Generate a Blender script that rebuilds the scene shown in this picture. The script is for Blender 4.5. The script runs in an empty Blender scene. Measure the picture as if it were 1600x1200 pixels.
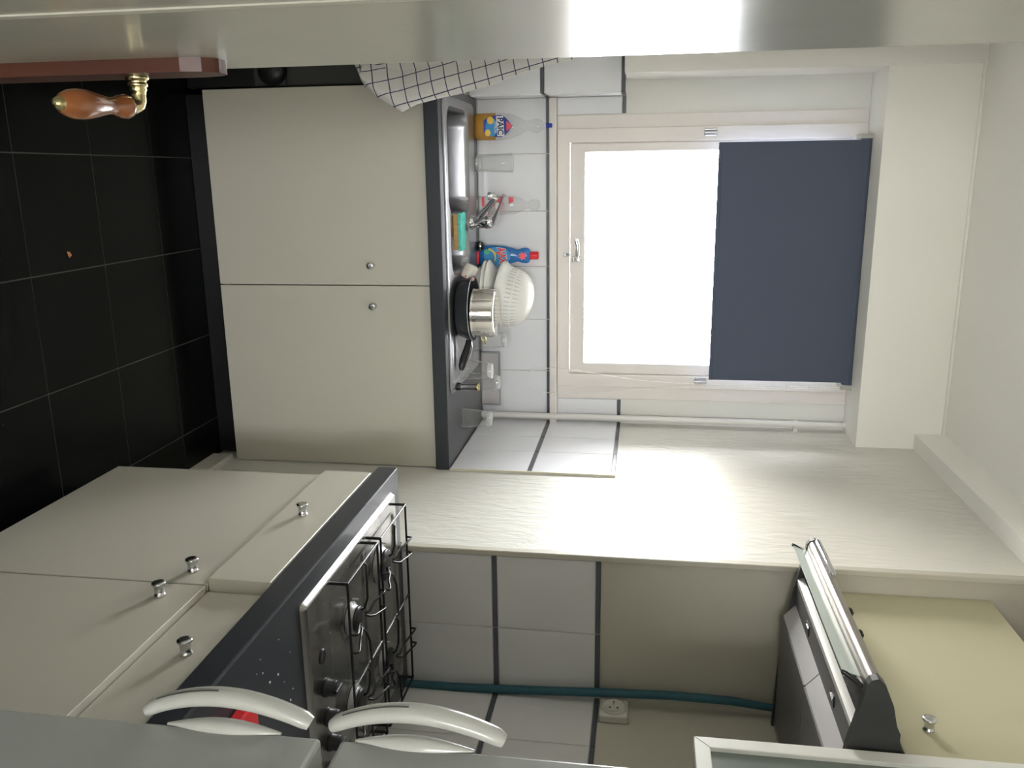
import bpy, bmesh, math, random
from mathutils import Vector, Matrix
random.seed(7)
S = bpy.context.scene
COL = S.collection
PI = math.pi

# ------------------------------------------------------------------ camera
cam = bpy.data.cameras.new('camera')
cam.sensor_fit = 'HORIZONTAL'; cam.sensor_width = 36.0
cam.lens = 36.0 * 1323.3 / 1600.0
cam.clip_start = 0.01
co = bpy.data.objects.new('camera', cam); COL.objects.link(co)
yaw, pitch, roll, HC = .2465, -.1511, .0248, 1.4538
F = Vector((math.sin(yaw)*math.cos(pitch), math.cos(yaw)*math.cos(pitch), math.sin(pitch)))
R0 = F.cross(Vector((0, 0, 1))).normalized(); U0 = R0.cross(F)
Rw = math.cos(roll)*R0 + math.sin(roll)*U0      # towards the room's right
Uw = -math.sin(roll)*R0 + math.cos(roll)*U0     # up in the room
# the phone was held on its side: picture right is the room's up, picture down is the room's right
M = Matrix((Uw, -Rw, -F)).transposed().to_4x4(); M.translation = (0, 0, HC)
co.matrix_world = M
S.camera = co

# ------------------------------------------------------------------ sky, daylight through the window, exposure
w = bpy.data.worlds.new('overcast_sky'); S.world = w; w.use_nodes = True
nt = w.node_tree; bg = nt.nodes['Background']
tc = nt.nodes.new('ShaderNodeTexCoord'); sp = nt.nodes.new('ShaderNodeSeparateXYZ')
rp = nt.nodes.new('ShaderNodeValToRGB')
mr = nt.nodes.new('ShaderNodeMapRange'); mr.inputs[1].default_value = -1; mr.inputs[2].default_value = 1
nt.links.new(tc.outputs['Generated'], sp.inputs[0]); nt.links.new(sp.outputs[2], mr.inputs[0])
nt.links.new(mr.outputs[0], rp.inputs[0]); nt.links.new(rp.outputs[0], bg.inputs[0])
rp.color_ramp.elements[0].position = .42; rp.color_ramp.elements[0].color = (1.0, .98, .94, 1)
rp.color_ramp.elements[1].position = .52; rp.color_ramp.elements[1].color = (.96, .98, 1.0, 1)
bg.inputs[1].default_value = 39.5
pl = bpy.data.lights.new('window_portal', 'AREA'); pl.shape = 'RECTANGLE'; pl.size = .78; pl.size_y = .96
pl.cycles.is_portal = True
po = bpy.data.objects.new('window_portal', pl); COL.objects.link(po)
po.location = (.316, 3.24, 1.70); po.rotation_euler = (-PI/2, 0, 0)
pl2 = bpy.data.lights.new('added_hall_opening_portal', 'AREA'); pl2.shape = 'RECTANGLE'; pl2.size = .48; pl2.size_y = 1.0  # serves the opening added in the hall as extra light
pl2.cycles.is_portal = True
po2 = bpy.data.objects.new('added_hall_opening_portal', pl2); COL.objects.link(po2)
po2.location = (.06, -2.32, 1.60); po2.rotation_euler = (PI/2, 0, 0)
S.view_settings.view_transform = 'Standard'; S.view_settings.look = 'None'
S.view_settings.gamma = 1; S.view_settings.use_curve_mapping = False
S.view_settings.exposure = 0.0

# ------------------------------------------------------------------ materials
MATS = {}
def mat(name, col, rough=.5, metal=0, spec=.5, trans=0, ior=1.45, alpha=1, bump=None, vary=None, coat=0):
    if name in MATS: return MATS[name]
    m = bpy.data.materials.new(name); m.use_nodes = True; n = m.node_tree; b = n.nodes['Principled BSDF']
    b.inputs['Base Color'].default_value = (*col, 1); b.inputs['Roughness'].default_value = rough
    b.inputs['Metallic'].default_value = metal; b.inputs['Specular IOR Level'].default_value = spec
    b.inputs['Transmission Weight'].default_value = trans; b.inputs['IOR'].default_value = ior
    b.inputs['Coat Weight'].default_value = coat
    if bump or vary:
        t = n.nodes.new('ShaderNodeTexCoord')
    if vary:   # (scale, amount, roughness amount)
        mp = n.nodes.new('ShaderNodeMapping'); mp.inputs['Scale'].default_value = vary[3] if len(vary) > 3 else (1, 1, 1)
        n.links.new(t.outputs['Object'], mp.inputs[0])
        z = n.nodes.new('ShaderNodeTexNoise'); z.inputs['Scale'].default_value = vary[0]; z.inputs['Detail'].default_value = 5
        n.links.new(mp.outputs[0], z.inputs['Vector'])
        a = n.nodes.new('ShaderNodeMix'); a.data_type = 'RGBA'
        a.inputs[6].default_value = (*[c*(1-vary[1]) for c in col], 1)
        a.inputs[7].default_value = (*[min(1, c*(1+vary[1])) for c in col], 1)
        n.links.new(z.outputs['Fac'], a.inputs[0]); n.links.new(a.outputs[2], b.inputs['Base Color'])
        if vary[2]:
            q = n.nodes.new('ShaderNodeMapRange'); q.inputs[3].default_value = max(0, rough-vary[2]); q.inputs[4].default_value = rough+vary[2]
            n.links.new(z.outputs['Fac'], q.inputs[0]); n.links.new(q.outputs[0], b.inputs['Roughness'])
    if bump:   # (scale, strength, distance, stretch)
        mp = n.nodes.new('ShaderNodeMapping'); mp.inputs['Scale'].default_value = bump[3] if len(bump) > 3 else (1, 1, 1)
        n.links.new(t.outputs['Object'], mp.inputs[0])
        z = n.nodes.new('ShaderNodeTexNoise'); z.inputs['Scale'].default_value = bump[0]; z.inputs['Detail'].default_value = 6
        z.inputs['Distortion'].default_value = .6
        n.links.new(mp.outputs[0], z.inputs['Vector'])
        u = n.nodes.new('ShaderNodeBump'); u.inputs['Strength'].default_value = bump[1]; u.inputs['Distance'].default_value = bump[2]
        n.links.new(z.outputs['Fac'], u.inputs['Height']); n.links.new(u.outputs[0], b.inputs['Normal'])
    MATS[name] = m
    return m

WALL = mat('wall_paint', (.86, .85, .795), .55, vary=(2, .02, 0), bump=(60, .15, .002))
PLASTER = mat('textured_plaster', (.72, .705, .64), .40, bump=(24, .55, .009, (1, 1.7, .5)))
ALC = mat('dimmed_alcove_paint', (.52, .495, .41), .55, vary=(2, .02, 0))  # wall paint made darker, the alcove's shade put into its colour
CEIL = mat('ceiling_paint', (.94, .93, .87), .6, bump=(150, .1, .001))
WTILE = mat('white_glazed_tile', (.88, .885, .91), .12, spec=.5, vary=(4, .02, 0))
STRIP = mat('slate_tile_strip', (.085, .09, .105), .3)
ATILE = mat('shaded_grey_white_tile', (.70, .69, .675), .14, vary=(4, .02, 0))  # same tile as on the other walls, alcove dimness mixed into the colour
GROUT = mat('grout', (.62, .60, .55), .8)
FTILE = mat('black_floor_tile', (.0045, .0055, .005), .22, spec=.10, vary=(3, .2, .05))
FGROUT = mat('floor_grout', (.060, .058, .052), .8)
CAB = mat('cream_laminate', (.58, .555, .475), .33, spec=.4, vary=(2, .015, .03))
CABY = mat('yellowed_cream_laminate', (.54, .505, .345), .4, vary=(2, .015, 0))
CABE = mat('laminate_edge', (.74, .71, .58), .5)
WORK = mat('anthracite_worktop', (.032, .036, .043), .28, spec=.42)
STEEL = mat('brushed_steel', (.42, .42, .44), .33, 1, vary=(30, .08, .08, (1, 12, 1)))
STEELW = mat('worn_hob_steel', (.36, .345, .33), .26, 1, vary=(9, .2, .09))
CHROME = mat('chrome', (.78, .78, .80), .08, 1)
CHROMEW = mat('warm_polished_steel', (.46, .43, .40), .30, 1)
KNOBM = mat('satin_chrome', (.62, .62, .63), .24, 1)
BLACK = mat('black_plastic', (.013, .013, .014), .35)
IRON = mat('black_enamelled_wire', (.010, .010, .011), .25)
DARKM = mat('charcoal_metal', (.045, .047, .045), .4)
WHITEP = mat('white_gloss_paint', (.86, .84, .80), .3, spec=.5, vary=(6, .03, .05))
PINKP = mat('aged_window_paint', (.84, .79, .74), .4, vary=(7, .05, .05))
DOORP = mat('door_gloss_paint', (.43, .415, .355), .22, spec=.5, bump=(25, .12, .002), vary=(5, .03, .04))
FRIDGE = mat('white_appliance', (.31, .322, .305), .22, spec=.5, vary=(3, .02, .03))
FHAND = mat('white_handle_plastic', (.44, .44, .405), .2)
WOOD = mat('turned_honey_wood', (.20, .066, .019), .2, coat=.6, vary=(14, .25, .05, (1, .2, 1)))
WOODD = mat('dark_red_wood', (.050, .013, .006), .42, coat=0, vary=(22, .3, .05, (1, 1, .12)))
BRASS = mat('tarnished_brass', (.62, .53, .28), .22, 1, vary=(40, .2, .1))
GLASS = mat('clear_glass', (1, 1, 1), 0, trans=1, ior=1.45)
ACRYL = mat('clear_plastic', (.97, .97, .96), .04, trans=1, ior=1.2)
SOAP = mat('amber_soap', (.95, .60, .12), .05, trans=.75, ior=1.1)
CERAM = mat('white_ceramic', (.85, .84, .79), .15, vary=(8, .01, .02))
PLAST = mat('white_colander_plastic', (.86, .85, .80), .35)
PAN = mat('dark_pan_coating', (.030, .034, .040), .28)
TEAL = mat('teal_sleeve', (.030, .105, .135), .6, bump=(140, .4, .002), vary=(40, .3, .1))
SPONGE = mat('ochre_sponge', (.50, .31, .12), .9, bump=(260, .8, .003), vary=(120, .25, 0))
SCOUR = mat('turquoise_scourer', (.10, .55, .47), .9, bump=(300, .8, .002))
RED = mat('red_plastic', (.72, .025, .035), .3)
BLUE = mat('blue_bottle', (.025, .17, .46), .25, coat=.4)
DKBLUE = mat('dark_blue_print', (.02, .045, .32), .4)
MBLUE = mat('mid_blue_print', (.05, .30, .62), .4)
WPRINT = mat('white_print', (.86, .86, .86), .4)
YPRINT = mat('yellow_print', (.90, .62, .10), .4)
GPRINT = mat('green_print', (.10, .55, .35), .4)
RPRINT = mat('pink_red_print', (.80, .10, .13), .4)
NPRINT = mat('navy_print', (.015, .02, .10), .4)
BLIND = mat('slate_blue_blind', (.075, .092, .135), .75, bump=(500, .15, .0006))
FILT = mat('hood_grey_panel', (.17, .165, .165), .45, .3, vary=(20, .06, 0))
FILTL = mat('hood_pale_slope', (.55, .54, .55), .5, .2, bump=(500, .3, .001))
WGREY = mat('white_cabinet_frame', (.76, .755, .70), .4)
FROST = mat('frosted_grey_glass', (.17, .20, .175), .25, vary=(5, .08, .05))
BEAD = mat('ball_chain', (.95, .94, .88), .4)
DGREY = mat('dark_grey_panel', (.055, .056, .052), .45)
SKIRT = mat('pale_skirting', (.62, .60, .53), .5)
FOIL = mat('dull_tray_metal', (.60, .57, .57), .4, .5)
BOXI = mat('cabinet_inner', (.60, .58, .50), .6)

m = bpy.data.materials.new('window_pane_glass'); m.use_nodes = True; n = m.node_tree; n.nodes.clear()
o_ = n.nodes.new('ShaderNodeOutputMaterial'); mx = n.nodes.new('ShaderNodeMixShader'); fr = n.nodes.new('ShaderNodeFresnel')
tr = n.nodes.new('ShaderNodeBsdfTransparent'); gl = n.nodes.new('ShaderNodeBsdfGlossy'); gl.inputs['Roughness'].default_value = .02
fr.inputs[0].default_value = 1.45; n.links.new(fr.outputs[0], mx.inputs[0]); n.links.new(tr.outputs[0], mx.inputs[1])
n.links.new(gl.outputs[0], mx.inputs[2]); n.links.new(mx.outputs[0], o_.inputs[0]); PANE = m

def thin_glass(name, fac, po_, base, white):
    m = bpy.data.materials.new(name); m.use_nodes = True; n = m.node_tree; n.nodes.clear()
    o_ = n.nodes.new('ShaderNodeOutputMaterial'); mx = n.nodes.new('ShaderNodeMixShader'); fr = n.nodes.new('ShaderNodeLayerWeight')
    tr = n.nodes.new('ShaderNodeBsdfTransparent'); gl = n.nodes.new('ShaderNodeBsdfGlossy'); gl.inputs['Roughness'].default_value = .06
    df = n.nodes.new('ShaderNodeBsdfDiffuse'); df.inputs[0].default_value = (.9, .91, .91, 1); m2 = n.nodes.new('ShaderNodeMixShader'); m2.inputs[0].default_value = white
    pw = n.nodes.new('ShaderNodeMath'); pw.operation = 'POWER'; pw.inputs[1].default_value = po_
    ma_ = n.nodes.new('ShaderNodeMath'); ma_.operation = 'MULTIPLY_ADD'; ma_.inputs[1].default_value = fac; ma_.inputs[2].default_value = base
    tr.inputs[0].default_value = (.975, .975, .97, 1); fr.inputs[0].default_value = .5
    n.links.new(fr.outputs['Facing'], pw.inputs[0]); n.links.new(pw.outputs[0], ma_.inputs[0]); n.links.new(ma_.outputs[0], mx.inputs[0])
    n.links.new(gl.outputs[0], m2.inputs[1]); n.links.new(df.outputs[0], m2.inputs[2])
    n.links.new(tr.outputs[0], mx.inputs[1]); n.links.new(m2.outputs[0], mx.inputs[2]); n.links.new(mx.outputs[0], o_.inputs[0]); return m
# thin blown/moulded walls: mostly see-through, paler and shinier at grazing angles
THIN = thin_glass('thin_clear_bottle', .60, 3.2, .055, .45)
TUMB = thin_glass('tumbler_wall_glass', .85, 2.6, .06, .55)
TBASE = thin_glass('tumbler_base_glass', .45, 1.5, .42, .6)

# checked tea towel: woven navy lines on white, laid out in the cloth's own UVs (metres)
m = bpy.data.materials.new('checked_cotton'); m.use_nodes = True; n = m.node_tree; b = n.nodes['Principled BSDF']
b.inputs['Roughness'].default_value = .9; b.inputs['Sheen Weight'].default_value = .2
uv = n.nodes.new('ShaderNodeUVMap'); sx = n.nodes.new('ShaderNodeSeparateXYZ'); n.links.new(uv.outputs[0], sx.inputs[0])
outs = []
for k in (0, 1):
    a = n.nodes.new('ShaderNodeMath'); a.operation = 'PINGPONG'; a.inputs[1].default_value = .0200
    n.links.new(sx.outputs[k], a.inputs[0])
    l = n.nodes.new('ShaderNodeMath'); l.operation = 'LESS_THAN'; l.inputs[1].default_value = .0014
    n.links.new(a.outputs[0], l.inputs[0]); outs.append(l)
mm = n.nodes.new('ShaderNodeMath'); mm.operation = 'MAXIMUM'; n.links.new(outs[0].outputs[0], mm.inputs[0]); n.links.new(outs[1].outputs[0], mm.inputs[1])
mc = n.nodes.new('ShaderNodeMix'); mc.data_type = 'RGBA'; mc.inputs[6].default_value = (.76, .74, .72, 1); mc.inputs[7].default_value = (.035, .04, .11, 1)
n.links.new(mm.outputs[0], mc.inputs[0]); n.links.new(mc.outputs[2], b.inputs['Base Color']); CLOTH = m

# ------------------------------------------------------------------ mesh helpers (all coordinates are metres in the room)
class MB:
    def __init__(s): s.v = []; s.f = []; s.sm = []
    def add(s, vs, fs, smooth=False):
        k = len(s.v); s.v += [tuple(v) for v in vs]
        for f in fs: s.f.append([i+k for i in f]); s.sm.append(smooth)
        return s
    def box(s, x0, x1, y0, y1, z0, z1, c=0):
        if c <= 0:
            vs = [(x, y, z) for x in (x0, x1) for y in (y0, y1) for z in (z0, z1)]
            return s.add(vs, [(0,1,3,2), (4,6,7,5), (0,4,5,1), (2,3,7,6), (0,2,6,4), (1,5,7,3)])
        c = min(c, (x1-x0)*.45, (y1-y0)*.45, (z1-z0)*.45)
        bm = bmesh.new(); bmesh.ops.create_cube(bm, size=1)
        for v in bm.verts: v.co = Vector((x0+(v.co.x+.5)*(x1-x0), y0+(v.co.y+.5)*(y1-y0), z0+(v.co.z+.5)*(z1-z0)))
        bmesh.ops.bevel(bm, geom=list(bm.edges), offset=c, segments=1 if c < .003 else 2, affect='EDGES', profile=.5)
        return s.addbm(bm)
    def addbm(s, bm, smooth=False):
        bm.verts.index_update()
        s.add([v.co[:] for v in bm.verts], [[v.index for v in f.verts] for f in bm.faces], smooth); bm.free(); return s
    def rings(s, rings, caps=(True, True), smooth=True, closed=True):
        n = len(rings[0]); vs = [p for r in rings for p in r]; fs = []
        for i in range(len(rings)-1):
            for j in range(n if closed else n-1):
                a = i*n+j; b2 = i*n+(j+1) % n; fs.append((a, b2, b2+n, a+n))
        s.add(vs, fs, smooth)
        if caps[0]: s.add(rings[0], [list(range(n))[::-1]])
        if caps[1]: s.add(rings[-1], [list(range(n))])
        return s
    def lathe(s, prof, o=(0, 0, 0), axis=(0, 0, 1), n=32, sx=1, sy=1, caps=(True, True), smooth=True):
        ax = Vector(axis).normalized(); t = Vector((1, 0, 0)) if abs(ax.x) < .9 else Vector((0, 1, 0))
        if abs(ax.z) > .99: e1, e2 = Vector((1, 0, 0)), Vector((0, 1, 0))*(1 if ax.z > 0 else -1)
        else: e1 = ax.cross(t).normalized(); e2 = ax.cross(e1)
        O = Vector(o)
        rg = [[O + ax*h + e1*(r*sx*math.cos(2*PI*j/n)) + e2*(r*sy*math.sin(2*PI*j/n)) for j in range(n)] for r, h in prof]
        return s.rings(rg, caps, smooth)
    def tube(s, pts, r, n=10, rx=None):
        P = [Vector(p) for p in pts]; rg = []
        rr = r if isinstance(r, (list, tuple)) else [r]*len(P)
        up = Vector((.13, .21, .97)).normalized(); prev = None
        for i, p in enumerate(P):
            d = (P[min(i+1, len(P)-1)]-P[max(i-1, 0)]).normalized()
            if prev is None: e1 = d.cross(up).normalized()
            else: e1 = (prev - d*prev.dot(d)).normalized()
            prev = e1; e2 = d.cross(e1)
            rg.append([p + (e1*math.cos(2*PI*j/n) + e2*math.sin(2*PI*j/n))*rr[i] for j in range(n)])
        return s.rings(rg)
    def prism(s, poly, axis, a, b2, smooth=False):
        """poly in the plane across `axis` ('X': (y,z), 'Y': (x,z), 'Z': (x,y))"""
        def q(p, t): return (t, p[0], p[1]) if axis == 'X' else ((p[0], t, p[1]) if axis == 'Y' else (p[0], p[1], t))
        return s.rings([[q(p, a) for p in poly], [q(p, b2) for p in poly]], smooth=smooth)
    def build(s, name, m, parent=None, bevel=0, autos=None, solid=0):
        me = bpy.data.meshes.new(name)
        off = Vector((0, 0, 0)); p = parent
        while p is not None: off += p.location; p = p.parent
        me.from_pydata([tuple(Vector(v)-off) for v in s.v], [], s.f); me.update()
        for i, pgn in enumerate(me.polygons): pgn.use_smooth = s.sm[i]
        bm = bmesh.new(); bm.from_mesh(me); bmesh.ops.recalc_face_normals(bm, faces=bm.faces); bm.to_mesh(me); bm.free()
        me.materials.append(m)
        o = bpy.data.objects.new(name, me); COL.objects.link(o); o.parent = parent
        if bevel:
            md = o.modifiers.new('bevel', 'BEVEL'); md.width = bevel; md.segments = 2; md.limit_method = 'ANGLE'; md.angle_limit = math.radians(40)
        return o
def tag(o, label=None, cat=None, group=None, kind=None):
    if label: o['label'] = label
    if cat: o['category'] = cat
    if group: o['group'] = group
    if kind: o['kind'] = kind
    return o
def empty(name, loc, label, cat, group=None):
    o = bpy.data.objects.new(name, None); o.empty_display_size = .05; COL.objects.link(o); o.location = loc
    return tag(o, label, cat, group)
def box(name, m, b, parent=None, c=0): return MB().box(*b, c=c).build(name, m, parent)
def struct(name, m, b, label=None, c=0):
    return tag(box(name, m, b, None, c), label, kind='structure')
def slab_holes(x0, x1, y0, y1, z0, z1, holes, plane='XY'):
    xs = sorted({x0, x1} | {h[0] for h in holes} | {h[1] for h in holes})
    ys = sorted({y0, y1} | {h[2] for h in holes} | {h[3] for h in holes})
    b = bmesh.new(); V = {}
    def inside(cx, cy): return any(h[0] < cx < h[1] and h[2] < cy < h[3] for h in holes)
    def v(i, j, k):
        if (i, j, k) not in V:
            V[(i, j, k)] = b.verts.new((xs[i], ys[j], (z0, z1)[k]) if plane == 'XY' else (xs[i], (z0, z1)[k], ys[j]))
        return V[(i, j, k)]
    solid = {(i, j) for i in range(len(xs)-1) for j in range(len(ys)-1) if not inside((xs[i]+xs[i+1])/2, (ys[j]+ys[j+1])/2)}
    for (i, j) in solid:
        for k in (0, 1): b.faces.new([v(i, j, k), v(i+1, j, k), v(i+1, j+1, k), v(i, j+1, k)])
        for (di, dj, e) in ((-1, 0, ((i, j), (i, j+1))), (1, 0, ((i+1, j), (i+1, j+1))), (0, -1, ((i, j), (i+1, j))), (0, 1, ((i, j+1), (i+1, j+1)))):
            if (i+di, j+dj) not in solid:
                (p, q) = e; b.faces.new([v(*p, 0), v(*q, 0), v(*q, 1), v(*p, 1)])
    mb = MB(); mb.addbm(b); return mb
def text_mb(txt, size, o, ex=.0006, shear=0, rot=0, bold=0, sxx=1):
    cu = bpy.data.curves.new('t', 'FONT'); cu.body = txt; cu.size = size; cu.extrude = ex; cu.shear = shear
    cu.align_x = 'CENTER'; cu.align_y = 'CENTER'; cu.offset = bold; cu.resolution_u = 3
    ob = bpy.data.objects.new('t', cu); COL.objects.link(ob)
    dg = bpy.context.evaluated_depsgraph_get(); me = bpy.data.meshes.new_from_object(ob.evaluated_get(dg))
    c, s_ = math.cos(rot), math.sin(rot); mb = MB()
    vs = [(o[0]+(v.co.x*c*sxx-v.co.y*s_), o[1]-v.co.z, o[2]+(v.co.x*s_*sxx+v.co.y*c)) for v in me.vertices]
    mb.add(vs, [list(p.vertices) for p in me.polygons])
    bpy.data.objects.remove(ob); bpy.data.meshes.remove(me); return mb
def rounded(x0, x1, y0, y1, r, n=6):
    out = []
    for cx, cy, a in ((x1-r, y1-r, 0), (x0+r, y1-r, PI/2), (x0+r, y0+r, PI), (x1-r, y0+r, 1.5*PI)):
        for k in range(n+1): out.append((cx+r*math.cos(a+k*PI/2/n), cy+r*math.sin(a+k*PI/2/n)))
    return out

# ================================================================== THE SETTING
XL, XW, YB, YA, XA, ZC, YS = -.42, .938, 3.1567, 1.9804, 1.3475, 2.4803, 2.5731
YN = -.05
# floor: grey grout bed, black tiles
fl = struct('floor', FGROUT, (-1.25, 1.7, -2.3, 3.45, -.06, -.0010))
P0, FX, FY, g = .2899, -.0617, 1.8358, .0016
for i in range(-2, 6):
    for j in range(-7, 5):
        x0, x1 = FX+i*P0+g, FX+(i+1)*P0-g; y0, y1 = FY+j*P0+g, FY+(j+1)*P0-g
        x0 = max(x0, XL+.001); x1 = min(x1, XA-.001); y0 = max(y0, YN-.12); y1 = min(y1, YB-.001)
        if y0 > YA-.02: x1 = min(x1, XW-.001)
        elif y1 > YA: y1 = YA-.012 if x0 > XW-.2 else y1
        if x1-x0 > .02 and y1-y0 > .02: box('floor_tile', FTILE, (x0, x1, y0, y1, -.0011, random.uniform(-.0003, .0003)), fl)
tag(struct('ceiling', CEIL, (-1.25, 1.7, -2.3, 3.45, ZC, ZC+.1)))
# walls
wb = slab_holes(-.60, 1.2, 0, ZC, YB, YB+.07, [(-.152, .792, 1.150, 2.215)], 'XZ').build('wall_back', WALL); wb['kind'] = 'structure'
wl = struct('wall_left', WALL, (XL-.15, XL, -.17, YB, 0, ZC))
wr = struct('wall_right', PLASTER, (XW, XW+.12, YA+.012, YB, 0, ZC), 'white wall with combed plaster texture')
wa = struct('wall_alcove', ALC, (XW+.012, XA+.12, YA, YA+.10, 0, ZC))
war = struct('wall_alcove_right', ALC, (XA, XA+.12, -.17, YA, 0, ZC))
wn = slab_holes(-.57, 1.47, 0, ZC, -.17, YN, [(-.10, .62, 0, 2.08)], 'XZ').build('wall_near', WALL); wn['kind'] = 'structure'
struct('wall_hall_left', WALL, (-1.2, -1.1, -2.2, -.17, 0, ZC)); struct('wall_hall_right', WALL, (1.5, 1.6, -2.2, -.17, 0, ZC))
slab_holes(-1.2, 1.6, 0, ZC, -2.3, -2.2, [(-.18, .30, 1.10, 2.10)], 'XZ').build('wall_hall_end', WALL)['kind'] = 'structure'  # unseen opening added to brighten the surfaces that face the camera
struct('trim_1', CEIL, (XL, XW, 2.9522, YB, 2.196, ZC), 'deep boxed beam over the window')
struct('trim_2', CEIL, (.8842, XW, YA, 2.9522, 2.3857, ZC), 'small boxing along the top of the right wall')
struct('trim_3', CEIL, (.8842, XA, YN, YA, 2.3857, ZC), 'soffit over the wall cupboards')
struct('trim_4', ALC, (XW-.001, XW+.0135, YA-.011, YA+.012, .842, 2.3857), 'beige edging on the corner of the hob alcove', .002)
# cove bead between beam and ceiling
MB().tube([(XL, 2.948, ZC-.004), (.884, 2.948, ZC-.004)], .006, 6).build('trim_5', CEIL)['kind'] = 'structure'
# baseboard
bb = MB().prism([(XW-.013, 0), (XW, 0), (XW, .075), (XW-.006, .075), (XW-.013, .066)], 'Y', YA, YS+.02).build('baseboard_right', SKIRT); bb['kind'] = 'structure'
# tiled boxing left of the sink
bx = struct('trim_6', GROUT, (XL, -.266, 3.036, YB, 0, 1.366), 'tiled pipe boxing beside the sink')
du = struct('trim_7', WHITEP, (XL, -.312, 2.945, YB, 1.376, ZC), 'white painted duct rising from the tiled boxing', .006)
# --- wall tiles and slate strips; rows from the worktop up
T = .006
def tilesY(parent, y, xs, rows, m=WTILE, name='wall_tile', gx=.0012):
    for z0, z1 in rows:
        for a, b2 in zip(xs[:-1], xs[1:]): box(name, m, (a+gx, b2-gx, y-T, y, z0, z1), parent, .0012)
def tilesX(parent, x, ys, rows, m=WTILE, name='wall_tile', gy=.0012):
    for z0, z1 in rows:
        for a, b2 in zip(ys[:-1], ys[1:]): box(name, m, (x-T, x, a+gy, b2-gy, z0, z1), parent, .0012)
XS = [-.26, -.068, .136, .338, .538, .737, .929]
g1 = box('grout', GROUT, (-.26, XW, YB-.003, YB, .845, 1.107), wb)
tilesY(wb, YB, XS, [(.845, 1.0945)]); tilesY(wb, YB, XS, [(1.0955, 1.108)], STRIP, 'tile_strip')
for xs in ([-.26, -.2], [.8435, .93]):
    tilesY(wb, YB, xs, [(1.136, 1.364)]); tilesY(wb, YB, xs, [(1.3655, 1.3785)], STRIP, 'tile_strip')
YSD = [2.5576, 2.7585, 2.9280, YB-.007]
box('grout', GROUT, (XW-.003, XW, 2.5576, YB, .845, 1.3785), wr)
tilesX(wr, XW, YSD, [(.845, 1.0960), (1.1115, 1.3655)]); tilesX(wr, XW, YSD, [(1.0972, 1.1103), (1.3667, 1.379)], STRIP, 'tile_strip')
box('tile_edge', CABE, (XW-.0075, XW, 2.5495, 2.5565, .845, 1.381), wr)
XAL = [.9525, 1.1584, XA-.007]
box('grout', GROUT, (.952, XA, YA-.003, YA, .845, 1.365), wa)
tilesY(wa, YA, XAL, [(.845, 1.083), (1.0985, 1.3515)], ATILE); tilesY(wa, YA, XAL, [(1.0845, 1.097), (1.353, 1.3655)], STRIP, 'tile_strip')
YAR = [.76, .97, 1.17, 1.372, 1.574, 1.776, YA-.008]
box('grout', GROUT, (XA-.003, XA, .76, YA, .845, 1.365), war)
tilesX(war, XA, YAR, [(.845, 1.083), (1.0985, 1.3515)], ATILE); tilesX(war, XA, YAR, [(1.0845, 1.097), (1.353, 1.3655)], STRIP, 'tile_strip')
tilesY(bx, 3.036, [XL+.002, -.262], [(.57, .826), (.842, 1.088), (1.1035, 1.364)]); tilesY(bx, 3.036, [XL+.002, -.262], [(1.0895, 1.102), (1.3655, 1.378)], STRIP, 'tile_strip')
for z0, z1 in ((.57, .826), (.845, 1.0945), (1.109, 1.364)): box('wall_tile', WTILE, (-.266, -.26, 3.031, YB-.002, z0, z1), bx, .0012)
for z0, z1 in ((1.0955, 1.108), (1.3655, 1.378)): box('tile_strip', STRIP, (-.266, -.26, 3.031, YB-.002, z0, z1), bx, .0012)
box('top_tile', WTILE, (XL+.002, -.266, 3.036, YB-.002, 1.366, 1.374), bx)

# window: sill, frame, sash, pane, fastener, hinges
struct('trim_8', PINKP, (-.258, .936, 3.118, YB+.0, 1.1085, 1.1345), 'painted window sill board', .004)
wi = bpy.data.objects.new('window_1', None); COL.objects.link(wi); wi.location = (.32, 3.16, 1.136); tag(wi, 'small white window half covered by a dark blind', kind='structure')
f = slab_holes(-.198, .8415, 1.136, 2.196, YB-.006, YB+.002, [(-.152, .7925, 1.165, 2.19)], 'XZ'); f.build('architrave', PINKP, wi, .002)
f = slab_holes(-.153, .7935, 1.1365, 2.196, YB-.014, YB+.06, [(-.103, .7455, 1.180, 2.15)], 'XZ'); f.build('window_frame', PINKP, wi, .003)
f = slab_holes(-.1027, .7452, 1.1825, 2.1495, YB+.000, YB+.045, [(-.071, .7035, 1.236, 2.11)], 'XZ'); f.build('sash', PINKP, wi, .004)
MB().box(-.073, .7055, YB+.022, YB+.026, 1.234, 2.112).build('pane', PANE, wi)
# fastener on the bottom rail
h = MB(); h.box(.300, .322, YB-.012, YB+.002, 1.190, 1.224, .003)
h.tube([(.311, YB-.012, 1.207), (.311, YB-.034, 1.207), (.296, YB-.040, 1.211), (.262, YB-.038, 1.213), (.236, YB-.036, 1.207)], [.0085, .0085, .008, .0065, .008], 10)
h.build('window_fastener', CHROME, wi)
k = MB(); k.box(.287, .299, YB-.020, YB-.012, 1.160, 1.180, .002); k.tube([(.293, YB-.02, 1.172), (.293, YB-.036, 1.180)], .004, 8); k.build('keeper', STEEL, wi)
for xx in (-.130, .762):
    hb = MB(); hb.tube([(xx, YB-.022, 1.650), (xx, YB-.022, 1.694)], .0085, 12); hb.box(xx-.013, xx+.013, YB-.017, YB-.012, 1.652, 1.692, .001); hb.build('hinge', STEEL, wi)

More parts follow.
